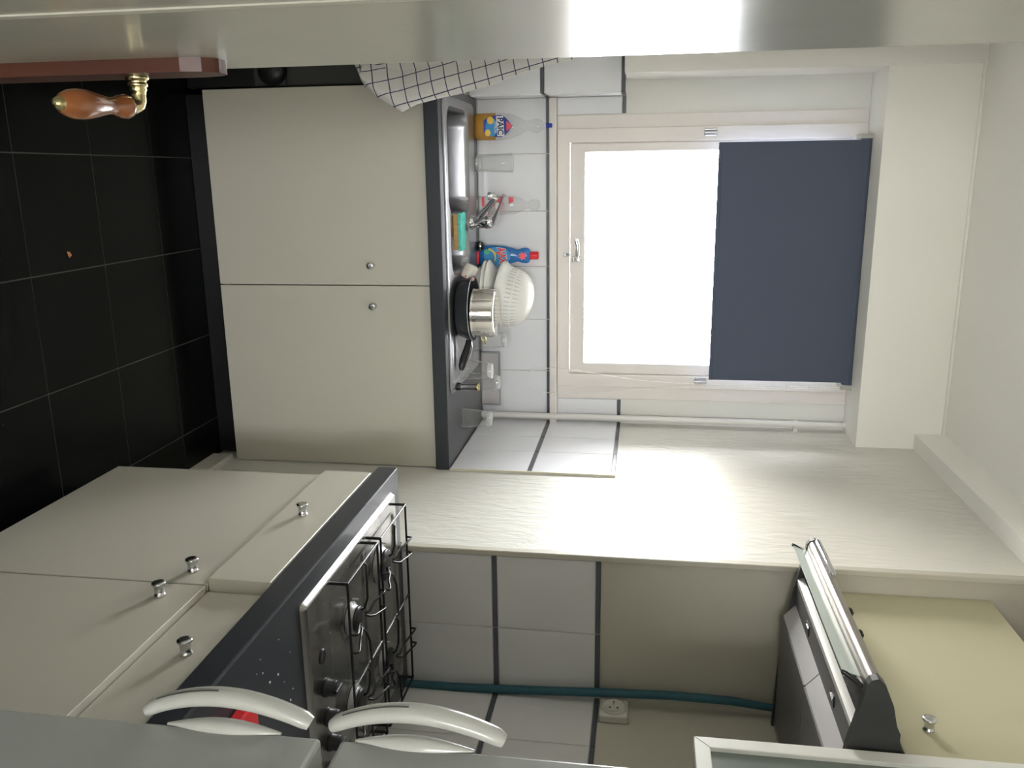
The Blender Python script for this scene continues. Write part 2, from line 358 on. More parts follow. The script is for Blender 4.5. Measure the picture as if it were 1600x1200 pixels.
# ------------------------------------------------------------------ open door with wooden plate and lever at the near left
dr = bpy.data.objects.new('door_1', None); COL.objects.link(dr); dr.location = (-.12, .06, 0); tag(dr, 'white painted door standing open on the left', kind='structure')
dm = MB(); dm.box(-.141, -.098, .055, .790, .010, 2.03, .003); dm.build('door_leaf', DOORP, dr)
dm = MB(); dm.prism([(-.0985, .503), (-.0970, .504), (-.0962, .509), (-.0970, .514), (-.0985, .515)], 'Z', .35, 1.93); dm.build('panel_moulding', DOORP, dr)
pl_ = [(.703, .82), (.708, .812), (.740, .812), (.746, .82), (.747, 1.065), (.743, 1.082), (.734, 1.092), (.716, 1.092), (.707, 1.082), (.702, 1.065)]
dm = MB(); dm.prism(pl_, 'X', -.0982, -.0865); lp = dm.build('handle_plate', WOODD, dr, .0025); lp['label'] = 'dark red wood backplate'
NK = (-.0865, .727, 1.010)
nk = MB(); nk.lathe([(.0098, 0), (.0102, .0015), (.0090, .003), (.0070, .004), (.0084, .006), (.0084, .008), (.0066, .009), (.0074, .011), (.0064, .0125), (.0060, .015)], NK, (1, 0, 0), 20)
nk.tube([(-.0730, .727, 1.010), (-.0665, .727, 1.0098), (-.0630, .7255, 1.009), (-.0612, .722, 1.0075), (-.0606, .714, 1.006)], [.0060, .0062, .0064, .0064, .0060], 14); nk.build('lever_neck', BRASS, dr)['label'] = 'tarnished brass neck'
gp = MB(); GS = .80
GA = Vector((.035, -1, -.06)).normalized(); G0 = Vector((-.0606, .7165, 1.0055))
gp.lathe([(r*GS*.94, h*.90) for r, h in [(.0075, 0), (.0125, .0015), (.0140, .006), (.0125, .013), (.0098, .021), (.0092, .028), (.0105, .037), (.0135, .050), (.0158, .062), (.0162, .070), (.0150, .080), (.0118, .088), (.0075, .0925)]], G0, GA, 28)
gp.build('lever_grip', WOOD, dr)['label'] = 'turned honey-coloured wooden grip'
gp = MB(); e = G0 + GA*.0825
gp.lathe([(.0052, 0), (.0054, .003), (.0042, .0058), (.0015, .0075)], e, GA, 18); gp.build('lever_end_cap', BRASS, dr)

# white pipe at the right of the window and its clamp
pp = MB().tube([(.908, 3.122, .843), (.909, 3.122, 1.5), (.911, 3.118, 2.196)], .0115, 14).build('water_pipe', WHITEP)
tag(pp, 'thin white painted pipe rising in the corner right of the window', 'pipe')
k = MB().lathe([(.0155, -.006), (.0165, 0), (.0155, .006)], (.911, 3.119, 2.02), (0, 0, 1), 16); k.box(.911, .938, 3.113, 3.125, 2.012, 2.028); k.build('clamp', WHITEP, pp)

# ------------------------------------------------------------------ knobs
def knob(parent, o, axis, L=.026, r=.0105, m=KNOBM):
    b = MB().lathe([(r*.80, 0), (r*.92, .001), (r*.90, .0035), (r*.78, .0045), (r*.78, L*.55), (r*.86, L*.72), (r*1.06, L*.80), (r*1.10, L*.90), (r*1.02, L*.97), (r*.7, L), (r*.15, L)], o, axis, 18)
    return b.build('knob', m, parent)

# ------------------------------------------------------------------ sink unit
sc = empty('sink_cabinet', (.338, 2.87, 0), 'cream two-door base cupboard under the sink below the window', 'cupboard')
cb = MB()
for q in ((-.258, -.242, 2.592, 3.148, .098, .797), (.918, .934, 2.592, 3.148, .098, .797), (-.242, .918, 2.592, 3.148, .098, .114), (-.242, .918, 3.140, 3.148, .114, .797), (-.242, .918, 2.592, 2.610, .740, .797)): cb.box(*q)
cb.build('body', BOXI, sc)
box('plinth', BLACK, (-.255, .930, 2.64, 2.655, .001, .098), sc)
for a, b2, kx in ((-.262, .3365, .2745), (.3395, .936, .4025)):
    d = box('door', CAB, (a, b2, YS, YS+.018, .0945, .7945), sc, .0012)
    knob(d, (kx, YS, .610), (0, -1, 0))
ZT = .842
wt = slab_holes(-.262, .9375, 2.5528, 3.1485, .7975, ZT, [(-.195, .337, 2.645, 2.985)]).build('sink_worktop', WORK, None, .003)
tag(wt, 'dark anthracite worktop with square edge holding the steel sink', 'worktop')

# stainless sink pressed from one sheet: two bowls and a drainer
sk = empty('kitchen_sink', (.24, 2.85, ZT), 'stainless steel inset sink with two bowls and drainer under the window', 'sink')
SX0, SX1, SY0, SY1 = -.236, .700, 2.600, 3.075
def sdr(x, y, x0, x1, y0, y1, r):
    qx = abs(x-(x0+x1)/2)-(x1-x0)/2+r; qy = abs(y-(y0+y1)/2)-(y1-y0)/2+r
    return math.hypot(max(qx, 0), max(qy, 0))+min(max(qx, qy), 0)-r
def sst(a, b2, x): t = min(1, max(0, (x-a)/(b2-a))); return t*t*(3-2*t)
B1 = (-.205, .125, 2.652, 2.965, .055); B2 = (.168, .318, 2.670, 2.940, .05)
def sinkz(x, y):
    z = ZT+.0045
    z -= .155*sst(.004, -.013, sdr(x, y, *B1)); z -= .115*sst(.004, -.013, sdr(x, y, *B2))
    d3 = sdr(x, y, .350, .675, 2.632, 2.975, .03)
    if d3 < 0: z -= .004*sst(0, -.012, d3) - .0022*sst(-.01, -.03, d3)*(.5+.5*math.cos((y-2.66)*2*PI/.031))
    e = sdr(x, y, SX0, SX1, SY0, SY1, .03)
    z += .0018*sst(-.014, -.008, e)-.005*sst(-.008, 0, e)
    return z
nx, ny = 200, 104; gm = MB(); vs = []; fs = []
for j in range(ny+1):
    for i in range(nx+1):
        x = SX0+(SX1-SX0)*i/nx; y = SY0+(SY1-SY0)*j/ny; vs.append((x, y, sinkz(x, y)))
for j in range(ny):
    for i in range(nx):
        cx = SX0+(SX1-SX0)*(i+.5)/nx; cy = SY0+(SY1-SY0)*(j+.5)/ny
        if sdr(cx, cy, SX0, SX1, SY0, SY1, .03) < .0: fs.append((j*(nx+1)+i, j*(nx+1)+i+1, (j+1)*(nx+1)+i+1, (j+1)*(nx+1)+i))
gm.add(vs, fs, True); gm.build('basin', STEEL, sk)
MB().lathe([(.034, .0), (.034, .003), (.026, .004), (.020, .001), (.001, .001)], (-.04, 2.81, .6925), n=24).build('drain', CHROME, sk)
MB().lathe([(.028, .0), (.028, .003), (.020, .004), (.015, .001), (.001, .001)], (.243, 2.81, .7325), n=24).build('drain', CHROME, sk)

# mixer tap behind the bowls
tp = empty('mixer_tap', (.166, 2.985, ZT+.005), 'chrome single-lever mixer tap between the two sink bowls', 'tap')
MB().lathe([(.025, 0), (.025, .004), (.021, .008), (.0205, .050), (.022, .053), (.022, .068), (.019, .076), (.010, .080)], (.166, 2.985, ZT+.0045), n=28).build('tap_body', CHROME, tp)
MB().tube([(.160, 2.975, .866), (.142, 2.953, .888), (.112, 2.918, .921), (.086, 2.886, .948), (.076, 2.874, .956), (.073, 2.870, .950), (.0725, 2.869, .938)], [.0135, .0125, .0110, .0105, .0110, .0115, .0115], 14).build('spout', CHROME, tp)
MB().lathe([(.0125, 0), (.0125, .010), (.0105, .012)], (.0725, 2.869, .930), n=16).build('aerator', STEEL, tp)
MB().tube([(.168, 2.988, .922), (.150, 2.965, .936), (.118, 2.925, .957), (.090, 2.890, .974), (.070, 2.868, .984)], [.013, .009, .0055, .005, .0058], 12).build('lever', CHROME, tp)

# ------------------------------------------------------------------ things round the sink
sp_ = empty('dish_sponge', (.18, 2.73, ZT), 'ochre sponge with turquoise scourer lying between the sink bowls', 'sponge')
sp_.location = (.18, 2.73, .8465)
b = MB().box(.123, .238, 2.690, 2.765, .8468, .864, .004); b.build('foam', SPONGE, sp_)
b = MB(); pts = []
n_ = 16
top = []
for i in range(n_+1):
    x = .120+.120*i/n_; row = []
    for j in range(5):
        y = 2.688+.080*j/4 + .002*math.sin(i*1.7+j); row.append((x+.0015*math.sin(j*2.1), y, .8725+.0012*math.sin(i*.9+j*1.3)))
    top.append(row)
vs = [p for r in top for p in r]+[(p[0], p[1], .8642) for r in top for p in r]; k = len(vs)//2; fs = []
for i in range(n_):
    for j in range(4):
        a = i*5+j; fs += [(a, a+1, a+6, a+5), (k+a, k+a+5, k+a+6, k+a+1)]
for i in range(n_): fs += [(i*5, i*5+5, k+i*5+5, k+i*5), (i*5+4, k+i*5+4, k+i*5+9, i*5+9)]
for j in range(4): fs += [(j, k+j, k+j+1, j+1), (n_*5+j, n_*5+j+1, k+n_*5+j+1, k+n_*5+j)]
b.add(vs, fs); b.build('scourer', SCOUR, sp_)

def face_patch(poly, y, t=.0006, name='', m=None, parent=None):
    return MB().prism(poly, 'Y', y-t, y).build(name, m, parent)
def ell(cx, cz, rx, rz, n=24, a0=0): return [(cx+rx*math.cos(2*PI*k/n+a0), cz+rz*math.sin(2*PI*k/n+a0)) for k in range(n)]
def star(cx, cz, r1, r2, n): return [(cx+(r1 if k % 2 == 0 else r2)*math.sin(PI*k/n), cz+(r1 if k % 2 == 0 else r2)*math.cos(PI*k/n)) for k in range(2*n)]

# washing-up liquid bottle
px, py = -.163, 3.112; z0 = ZT
sb = empty('soap_bottle', (px, py, z0), 'clear washing-up liquid bottle, amber liquid, blue oval label and blue cap', 'bottle')
prof = [(.038, 0), (.046, .004), (.047, .03), (.0475, .07), (.046, .10), (.041, .13), (.030, .160), (.0195, .178), (.0165, .188), (.0185, .200), (.0225, .212), (.0235, .224), (.0205, .236), (.0125, .246), (.0105, .254), (.0105, .260)]
MB().lathe(prof, (px, py, z0+.001), n=40, sy=.5, caps=(True, False)).build('bottle_shell', THIN, sb)
MB().lathe([(.036, 0), (.0445, .003), (.0455, .03), (.046, .072), (.046, .0725)], (px, py, z0+.003), n=36, sy=.46).build('liquid', SOAP, sb)
MB().lathe([(.0085, 0), (.0085, .010), (.0065, .013), (.0085, .017), (.006, .021)], (px, py, z0+.258), n=16).build('cap', DKBLUE, sb)
yl = py-.0245
def shield(cx, z0_, z1_, w_, s=1):
    P = []
    for k in range(17): t = k/16; zz = z0_+(z1_-z0_)*t; P.append((cx+w_*s*min(1, math.sin(PI*min(1, .12+t*.62))**.55) * (1 if t < .6 else 1-((t-.6)/.4)**1.6*.96), zz))
    return P + [(2*cx-x, z) for x, z in reversed(P)]
lb = face_patch(shield(px, z0+.038, z0+.140, .038), yl, .0008, 'label', DKBLUE, sb)
face_patch(ell(px+.004, z0+.066, .031, .022), yl-.0008, .0005, 'label_print', MBLUE, lb)
face_patch(ell(px-.020, z0+.062, .013, .012), yl-.0013, .0005, 'label_print', YPRINT, lb)
face_patch(ell(px+.022, z0+.052, .012, .010), yl-.0013, .0005, 'label_print', YPRINT, lb)
face_patch([(px-.034, z0+.082), (px+.034, z0+.086), (px+.035, z0+.112), (px-.035, z0+.108)], yl-.0012, .0004, 'label_print', WPRINT, lb)
face_patch([(px-.018, z0+.119), (px+.018, z0+.119), (px+.004, z0+.138), (px-.004, z0+.138)], yl-.0012, .0005, 'label_print', RPRINT, lb)
text_mb('PAIC', .0300, (px, yl-.0020, z0+.097), bold=.0006, sxx=.92).build('lettering', NPRINT, lb)
text_mb('CITRON', .0105, (px+.004, yl-.0020, z0+.0785), bold=.0002).build('lettering', WPRINT, lb)

# glasses
def tumbler_prof(rb, rt, H, base=.012, t=.0018):
    return [(rb-.001, 0), (rb, .002), (rb+(rt-rb)*.5, H*.5), (rt, H-.001), (rt-t*.5, H), (rt-t, H-.001), (rb+(rt-rb)*.5-t, H*.5), (rb-t, base+.002), (rb*.5, base), (.0005, base)]
def tumbler(loc, label, rb, rt, H, inv=False, base=.012, tilt=None, group=None):
    ax = Vector(tilt or (0, 0, 1)).normalized(); t = empty('drinking_glass', loc, label, 'glass', group)
    q = (lambda P: [(r, H-h) for r, h in P]) if inv else (lambda P: P)
    slope = lambda h: rb+(rt-rb)*h/H
    MB().lathe(q([(slope(base), base), (slope(H*.55), H*.55), (rt, H-.001), (rt-.0008, H), (rt-.0016, H-.001)]), loc, ax, 40, caps=(False, False)).build('glass_wall', TUMB, t)
    MB().lathe(q([(rb-.0015, 0), (rb, .0015), (slope(base), base), (slope(base)*.8, base+.0015), (.001, base+.001)]), loc, ax, 40, caps=(True, False)).build('glass_base', TBASE, t)
    return t
tumbler((-.0365, 3.108, ZT+.001), 'tall clear tumbler standing upright beside the amber soap bottle', .026, .033, .135, base=.014)
tumbler((.815, 2.745, ZT+.001), 'upturned clear tumbler on the dark worktop by the right wall', .0245, .0335, .108, True, .014)
tumbler((.642, 2.748, .850), 'upturned tumbler at the end of the drainer next to the pan handle', .0265, .0360, .106, True, .014, (.06, 0, 1))
tumbler((.715, 2.860, .850), 'upturned tumbler behind the one near the pan handle', .0245, .0335, .110, True, .014)
tumbler((.588, 2.990, .850), 'upturned tumbler behind the steel saucepan at the back of the drainer', .0255, .0335, .115, True, .014)

# limescale-clear bottle with red print behind the tap
rb_ = empty('clear_spray_bottle', (.120, 3.115, ZT), 'faded clear plastic bottle with red print standing behind the tap', 'bottle')
MB().lathe([(.028, 0), (.033, .004), (.034, .10), (.032, .135), (.022, .165), (.013, .180), (.012, .196), (.019, .200), (.019, .225), (.010, .232)], (.112, 3.115, ZT+.001), n=32, sy=.7).build('bottle_shell', THIN, rb_)
yr = 3.115-.025
face_patch([(.082, .866), (.115, .866), (.115, .876), (.082, .876)], yr, .0006, 'red_print', RPRINT, rb_)
face_patch([(.082, .905), (.092, .898), (.132, .925), (.130, .935), (.108, .945), (.082, .948)], yr, .0006, 'red_print', RPRINT, rb_)
face_patch(ell(.113, .925, .012, .010), yr-.0006, .0006, 'white_print', WPRINT, rb_)
face_patch([(.082, .965), (.106, .965), (.100, .982), (.084, .982)], yr, .0006, 'red_print', RPRINT, rb_)
face_patch([(.120, .880), (.142, .880), (.142, .892), (.120, .889)], yr, .0006, 'red_print', RPRINT, rb_)

# blue cleaner bottle
ax_, ay = .294, 3.112
ab = empty('cleaner_bottle', (ax_, ay, ZT), 'opaque blue cleaner bottle with red cap and slanted red lettering', 'bottle')
MB().lathe([(.028, 0), (.035, .004), (.038, .03), (.038, .07), (.035, .10), (.0285, .128), (.0225, .148), (.0235, .156), (.0275, .168), (.0285, .182), (.0255, .192), (.014, .198), (.012, .204)], (ax_, ay, ZT+.001), n=40, sy=.62).build('bottle_body', BLUE, ab)
MB().lathe([(.0145, 0), (.015, .002), (.0150, .026), (.0125, .030), (.001, .030)], (ax_, ay, ZT+.198), n=24).build('cap', RED, ab)
ya = ay-.0243
lb = face_patch(ell(ax_, ZT+.078, .034, .050, 28), ya, .0008, 'label', MBLUE, ab)
AN = [PI*.93-k*PI*.60/12 for k in range(13)]
arc = [(ax_+.004+.034*math.cos(t), ZT+.040+.034*math.sin(t)) for t in AN]
arc2 = [(ax_+.006+.030*math.cos(t), ZT+.038+.031*math.sin(t)) for t in AN[::-1]]
face_patch(arc+arc2, ya-.0008, .0005, 'label_print', YPRINT, lb)
face_patch(ell(ax_-.016, ZT+.040, .010, .011), ya-.0008, .0005, 'label_print', GPRINT, lb)
text_mb('AJAX', .0370, (ax_-.004, ya-.0014, ZT+.096), shear=.10, rot=.16, bold=.0030, sxx=.66).build('lettering', WPRINT, lb)
text_mb('AJAX', .0370, (ax_-.004, ya-.0022, ZT+.096), shear=.10, rot=.16, bold=.0012, sxx=.66).build('lettering', RED, lb)
yb_ = ay-.0185
lb = face_patch(star(ax_, ZT+.171, .017, .010, 7), yb_, .0008, 'label', RPRINT, ab)
# small black brush with red handle, in front of the blue bottle
br = empty('scrubbing_brush', (.275, 3.086, ZT), 'small black round brush with a red handle before the blue cleaner bottle', 'brush')
b = MB().lathe([(.012, 0), (.017, .006), (.018, .016), (.010, .024)], (.257, 3.083, ZT+.006), n=22); b.build('brush_head', BLACK, br)
MB().lathe([(.0185, .010), (.0192, .013), (.0185, .016)], (.257, 3.083, ZT+.006), n=22).build('ferrule', CHROME, br)
MB().tube([(.276, 3.080, .850), (.300, 3.076, .850), (.322, 3.070, .850)], [.0045, .0048, .0040], 10).build('handle', RED, br)

# ---- the heap on the drainer
ZD = ZT+.0055
pc = (.437, 2.755)
pn = empty('frying_pan', (*pc, ZD), 'black frying pan standing on the drainer under the steel saucepan', 'pan')
MB().lathe([(.086, 0), (.092, .003), (.108, .045), (.1095, .047), (.1075, .047), (.0905, .006), (.001, .005)], (*pc, ZD), n=56).build('pan_body', PAN, pn)
MB().tube([(*(Vector((pc[0], pc[1]))+Vector((math.cos(a), math.sin(a)))*.1090), ZD+.0475) for a in [2*PI*k/56 for k in range(57)]], .0018, 6).build('rim', STEEL, pn)
MB().tube([(.540, 2.735, .880), (.556, 2.729, .879), (.578, 2.719, .873), (.600, 2.708, .866), (.622, 2.697, .862), (.634, 2.691, .861)], [.009, .0115, .013, .0135, .012, .007], 14).build('handle', BLACK, pn)
MB().tube([(.541, 2.744, .888), (.565, 2.742, .889), (.592, 2.732, .884), (.610, 2.722, .877)], .0028, 8).build('handle_strap', CHROME, pn)
sc_ = (.449, 2.745)
sp2 = empty('saucepan', (*sc_, ZD+.048), 'polished steel saucepan turned upside down on the black frying pan', 'saucepan')
z_ = ZD+.0495
MB().lathe([(.0810, 0), (.0828, .0015), (.0812, .004), (.0802, .010), (.0802, .070), (.0780, .076), (.0735, .078), (.071, .0772), (.001, .0772)], (*sc_, z_), n=56, caps=(False, True)).build('pan_body', mat('polished_steel', (.74, .71, .66), .10, 1, vary=(9, .1, .04)), sp2)
MB().lathe([(.0755, 0), (.0755, .004)], (*sc_, z_+.064), n=40).build('inner_base', STEEL, sp2)
MB().tube([(.528, 2.755, z_+.030), (.542, 2.761, z_+.036), (.556, 2.767, z_+.032), (.550, 2.767, z_+.022), (.528, 2.757, z_+.018)], .0035, 8).build('side_handle', BRASS, sp2)

# tilted white bowls, then the colander on top
def dish(name, prof, o, ax, m, label, cat, group=None, n=48):
    b = MB().lathe(prof, o, ax, n); ob = b.build(name, m)
    for v in ob.data.vertices: v.co -= Vector(o)
    ob.location = o; return tag(ob, label, cat, group)
tl = Vector((.13, -.03, 1)).normalized()
bowl = [(.112, 0), (.1145, .0015), (.1135, .004), (.095, .018), (.066, .030), (.040, .036), (.036, .040), (.032, .040), (.031, .0345), (.001, .0335), (.001, .031), (.060, .026), (.092, .014), (.110, .001)]
dish('soup_plate', [(r*.83, h) for r, h in bowl], (.413, 2.945, .880), tl, CERAM, 'small lowest upturned white plate, mostly behind the cream mug', 'plate', 'upturned white plates on the drainer')
dish('soup_plate', bowl, (.410, 2.950, .898), tl, CERAM, 'middle upturned white plate of the tilted stack left of the saucepan', 'plate', 'upturned white plates on the drainer')
dish('soup_plate', [(r*1.02, h) for r, h in bowl], (.410, 2.952, .9125), tl, CERAM, 'top upturned white plate, squeezed just under the colander', 'plate', 'upturned white plates on the drainer')
o0 = Vector((.420, 2.968, .9425)); tlc = Vector((.17, -.03, 1)).normalized()
cl = empty('colander', o0, 'white plastic colander turned upside down, rows of slits, tallest of the heap', 'colander')
prof = [(.121, 0), (.1235, .003), (.1225, .012), (.117, .018), (.1095, .024), (.1080, .036), (.104, .060), (.094, .086), (.078, .105), (.056, .119), (.030, .127), (.001, .129)]
MB().lathe(prof, o0, tlc, 64, caps=(False, False)).build('colander_bowl', PLAST, cl)
sl = MB()
e1 = Vector((1, 0, 0)); e1 = (e1-tlc*e1.dot(tlc)).normalized(); e2 = tlc.cross(e1)
def pr_r(h):
    P = [(r, h_) for r, h_ in prof]
    for (r0, h0), (r1, h1) in zip(P[:-1], P[1:]):
        if h0 <= h <= h1 and h1 > h0: return r0+(r1-r0)*(h-h0)/(h1-h0)
    return .1
for k in range(44):
    a = 2*PI*k/44; d = e1*math.cos(a)+e2*math.sin(a); t_ = (-e1*math.sin(a)+e2*math.cos(a))*.0011
    for ha, hb in ((.040, .060), (.066, .088)):
        p = o0+tlc*ha+d*(pr_r(ha)+.0006); q = o0+tlc*hb+d*(pr_r(hb)+.0006); p2 = p-d*.002; q2 = q-d*.002
        sl.add([p-t_, p+t_, q+t_, q-t_, p2-t_, p2+t_, q2+t_, q2-t_], [(0, 1, 2, 3), (4, 7, 6, 5), (0, 4, 5, 1), (1, 5, 6, 2), (2, 6, 7, 3), (3, 7, 4, 0)])
o = sl.build('slit', mat('slit_shade', (.52, .50, .46), .8), cl); o['kind'] = 'stuff'
# cream mug lying tilted, red painted band
mo = Vector((.318, 2.800, .8745)); ma = Vector((.88, -.12, -.42)).normalized()
mg = empty('mug', mo, 'small cream mug with red trim lying tilted left of the frying pan', 'mug')
MB().lathe([(.015, 0), (.021, .002), (.0245, .010), (.0255, .030), (.0258, .046), (.0250, .0475), (.0240, .046), (.0225, .012), (.001, .006)], mo-ma*.024, ma, 32).build('mug_body', mat('cream_glaze', (.72, .68, .60), .25), mg)
b = MB()
for k in range(7):
    a = 2*PI*k/7
    f1 = ma.cross(Vector((0, 0, 1))).normalized(); f2 = ma.cross(f1)
    c_ = mo+ma*.018+(f1*math.cos(a)+f2*math.sin(a))*.0245
    bm = bmesh.new(); bmesh.ops.create_icosphere(bm, subdivisions=1, radius=.0038)
    for v in bm.verts: v.co += c_
    b.addbm(bm, True)
b.build('red_flowers', RED, mg)
# pepper mill
pm = empty('pepper_mill', (.690, 2.690, ZT), 'small grey mill with black foot and brass rim between the upturned tumblers', 'mill')
MB().lathe([(.012, 0), (.0135, .001), (.0135, .012), (.010, .016)], (.690, 2.690, ZT+.001), n=20).build('foot', BLACK, pm)
MB().lathe([(.0100, .0), (.0100, .052), (.0105, .053)], (.690, 2.690, ZT+.016), n=20).build('mill_body', STEEL, pm)
MB().lathe([(.0125, 0), (.0140, .002), (.0140, .008), (.010, .011)], (.690, 2.690, ZT+.069), n=20).build('rim', BRASS, pm)
# dull metal tray leaning on the tiles behind the glasses
tr_ = empty('metal_tray', (.77, 3.12, ZT), 'dull metal tray leaning on the tiles behind the right-hand glasses', 'tray')
MB().box(.668, .868, 3.128, 3.132, ZT+.002, .912, .001).build('tray_base', FOIL, tr_)
f = slab_holes(.663, .873, ZT+.001, .917, 3.124, 3.136, [(.668, .868, ZT+.006, .912)], 'XZ'); f.build('rim', STEEL, tr_)

# ------------------------------------------------------------------ tea towel
def towel():
    root = empty('tea_towel', (-.385, 2.50, 1.30), 'white tea towel with thin navy checks hanging left of the sink', 'towel')
    hk = MB(); hk.box(XL+.0005, XL+.006, 2.48, 2.52, 1.285, 1.335, .002); hk.tube([(XL+.005, 2.50, 1.312), (XL+.03, 2.50, 1.305), (XL+.042, 2.50, 1.315)], .004, 8)
    ho = hk.build('wall_hook', CHROME); tag(ho, 'small wall hook hidden behind the open door holding the towel', 'hook')
    def layer(name, edge, ytop, nz, nu, phase, amp, uvr, zoff):
        me = bpy.data.meshes.new(name); vs = []; fs = []; uvs = []
        for i in range(nz+1):
            t = i/nz
            # edge: list of (z, xr); interpolate
            k = t*(len(edge)-1); a = min(int(k), len(edge)-2); fr_ = k-a
            z = edge[a][0]+(edge[a+1][0]-edge[a][0])*fr_; xr = edge[a][1]+(edge[a+1][1]-edge[a][1])*fr_
            zl = edge[a][2]+(edge[a+1][2]-edge[a][2])*fr_; xl = -.400+.0*t
            for j in range(nu+1):
                s = j/nu
                x = xl+(xr-xl)*s; zz = zl+(z-zl)*s
                y = ytop - .006 - amp*(.3+t)*math.sin(s*7.5+phase+t*1.2) - .010*math.sin(s*17+t*5+phase)*t*(1-.4*s) - .018*t*math.sin(s*3.1)
                if s > .9: y -= .012*((s-.9)/.1)**2*math.sin(t*9)
                vs.append((x+.385, y-2.50, zz-1.30))
                L = (x+.40)*1.05; D = (1.30-zz)
                uvs.append((L*math.cos(uvr)-D*math.sin(uvr)+zoff, L*math.sin(uvr)+D*math.cos(uvr)))
        for i in range(nz):
            for j in range(nu):
                a = i*(nu+1)+j; fs.append((a, a+1, a+nu+2, a+nu+1))
        me.from_pydata(vs, [], fs); ul = me.uv_layers.new(name='UVMap')
        for l in me.loops: ul.data[l.index].uv = uvs[l.vertex_index]
        for p in me.polygons: p.use_smooth = True
        me.materials.append(CLOTH); o = bpy.data.objects.new(name, me); COL.objects.link(o); o.parent = root
        md = o.modifiers.new('thickness', 'SOLIDIFY'); md.thickness = .0016; md.offset = 0
        return o
    # front fall: (z at the right edge, x at the right edge, z at the left edge)
    front = [(1.300, -.385, 1.315), (1.245, -.303, 1.25), (1.12, -.276, 1.13), (1.00, -.238, 1.02), (.93, -.222, .95), (.872, -.213, .88), (.800, -.197, .80), (.757, -.174, .74), (.722, -.196, .70), (.680, -.221, .66), (.648, -.250, .63)]
    layer('towel_front', front, 2.50, 80, 44, .4, .028, .26, .012)
    back = [(1.290, -.390, 1.30), (1.15, -.33, 1.16), (1.0, -.30, 1.02), (.85, -.27, .86), (.72, -.245, .72), (.655, -.240, .66), (.628, -.262, .63), (.610, -.298, .60)]
    layer('towel_back', back, 2.528, 60, 30, 2.0, .008, .12, .02)
towel()

# dark slim panel in the gap left of the sink cupboard
gpn = empty('waste_bin', (-.33, 2.68, 0), 'slim dark grey bin in the gap left of the sink cupboard', 'bin')
box('bin_body', DGREY, (-.405, -.275, 2.66, 3.00, .335, .78), gpn, .004)
box('bin_base', BLACK, (-.405, -.275, 2.655, 3.00, .002, .235), gpn, .004)
box('rib', DGREY, (-.405, -.275, 2.650, 3.00, .235, .335), gpn, .003)
b = MB().lathe([(.001, 0), (.030, .002), (.042, .010), (.046, .022), (.046, .03)], (-.320, 2.625, .295), (0, 1, 0), 28); b.build('round_catch', BLACK, gpn)

# ------------------------------------------------------------------ roller blind
rbn = empty('roller_blind', (.322, 3.10, 2.18), 'slate blue roller blind pulled half way down the window', 'blind')
MB().tube([(-.098, 3.092, 2.181), (.748, 3.092, 2.181)], .0185, 20).build('roller', BLIND, rbn)
fb = MB(); nn = 24; fr_, bk = [], []
def yf(z, x): return 3.0745+.0012*math.sin(x*9+z*4)
for y_ in (0, 1):
    for i in range(nn+1):
        t = i/nn; z = 2.178-(2.178-1.7005)*t
        (fr_ if y_ == 0 else bk).append([(x, yf(z, x)+.0009*y_, z+ (.0035*(x/.8)*t)) for x in [-.0945+(.8335)*k/12 for k in range(13)]])
for L_ in (fr_, bk):
    vs = [p for r in L_ for p in r]; fb.add(vs, [(i*13+j, i*13+j+1, (i+1)*13+j+1, (i+1)*13+j) for i in range(nn) for j in range(12)], True)
fb.build('blind_fabric', BLIND, rbn)
MB().box(-.0945, .739, 3.0725, 3.0775, 1.697, 1.709, .001).build('bottom_bar', BLIND, rbn)
for x0, x1 in ((-.112, -.098), (.748, .764)): MB().box(x0, x1, 3.070, 3.143, 2.157, 2.198, .003).build('bracket', FHAND, rbn)
ch = MB(); path = []
for t in [k/150 for k in range(151)]:
    z = 2.17-t*(2.17-1.085); path.append((.757-.047*min(1, max(0, (1.62-z)/.45))*sst(1.75, 1.15, z)*1.0, 3.078, z))
for k in range(1, 25):
    a = PI*k/25; path.append((.7575-.0475*math.cos(a), 3.078, 1.085-.060*math.sin(a)))
for t in [k/150 for k in range(151)]:
    z = 1.085+t*(2.17-1.085); path.append((.805-.040*sst(1.1, 1.8, z), 3.080, z))
ac = 0
pv = None
for p in path:
    p = Vector(p)
    if pv is not None:
        L_ = (p-pv).length; ac += L_
    if pv is None or ac >= .0068:
        ac = 0; r = .0025
        ch.add([p+Vector(d)*r for d in ((1, 0, 0), (-1, 0, 0), (0, 1, 0), (0, -1, 0), (0, 0, 1), (0, 0, -1))], [(0, 2, 4), (2, 1, 4), (1, 3, 4), (3, 0, 4), (2, 0, 5), (1, 2, 5), (3, 1, 5), (0, 3, 5)], True)
    pv = p
ch.tube(path, .0006, 4)
ch.build('pull_chain', BEAD, rbn)['label'] = 'looped white bead chain'

# ================================================================== HOB SIDE
XF = .7359
def base_unit(name, y0, y1, label, kd, kr, dx_drawer, dx_door, grp):
    t = empty(name, (1.03, (y0+y1)/2, 0), label, 'cupboard', grp)
    box('body', BOXI, (.762, XA-.002, y0+.001, y1-.001, .098, .792), t)
    box('plinth', BLACK, (.80, .815, y0+.001, y1-.001, .001, .098), t)
    d = box('door', CAB, (XF+dx_door, .760, y0+.0015, y1-.0015, .0965, .6635), t, .0012); knob(d, (XF+dx_door, *kd), (-1, 0, 0), .028, .0115)
    d = box('drawer', CAB, (XF+dx_drawer, .760, y0+.0015, y1-.0015, .6665, .7895), t, .0012); knob(d, (XF+dx_drawer, *kr), (-1, 0, 0), .028, .0115)
base_unit('base_cabinet', 1.336, 1.934, 'cream base unit by the alcove wall, door and slightly open drawer below the hob', (1.384, .610), (1.648, .7255), -.012, 0, 'cream units under the hob worktop')
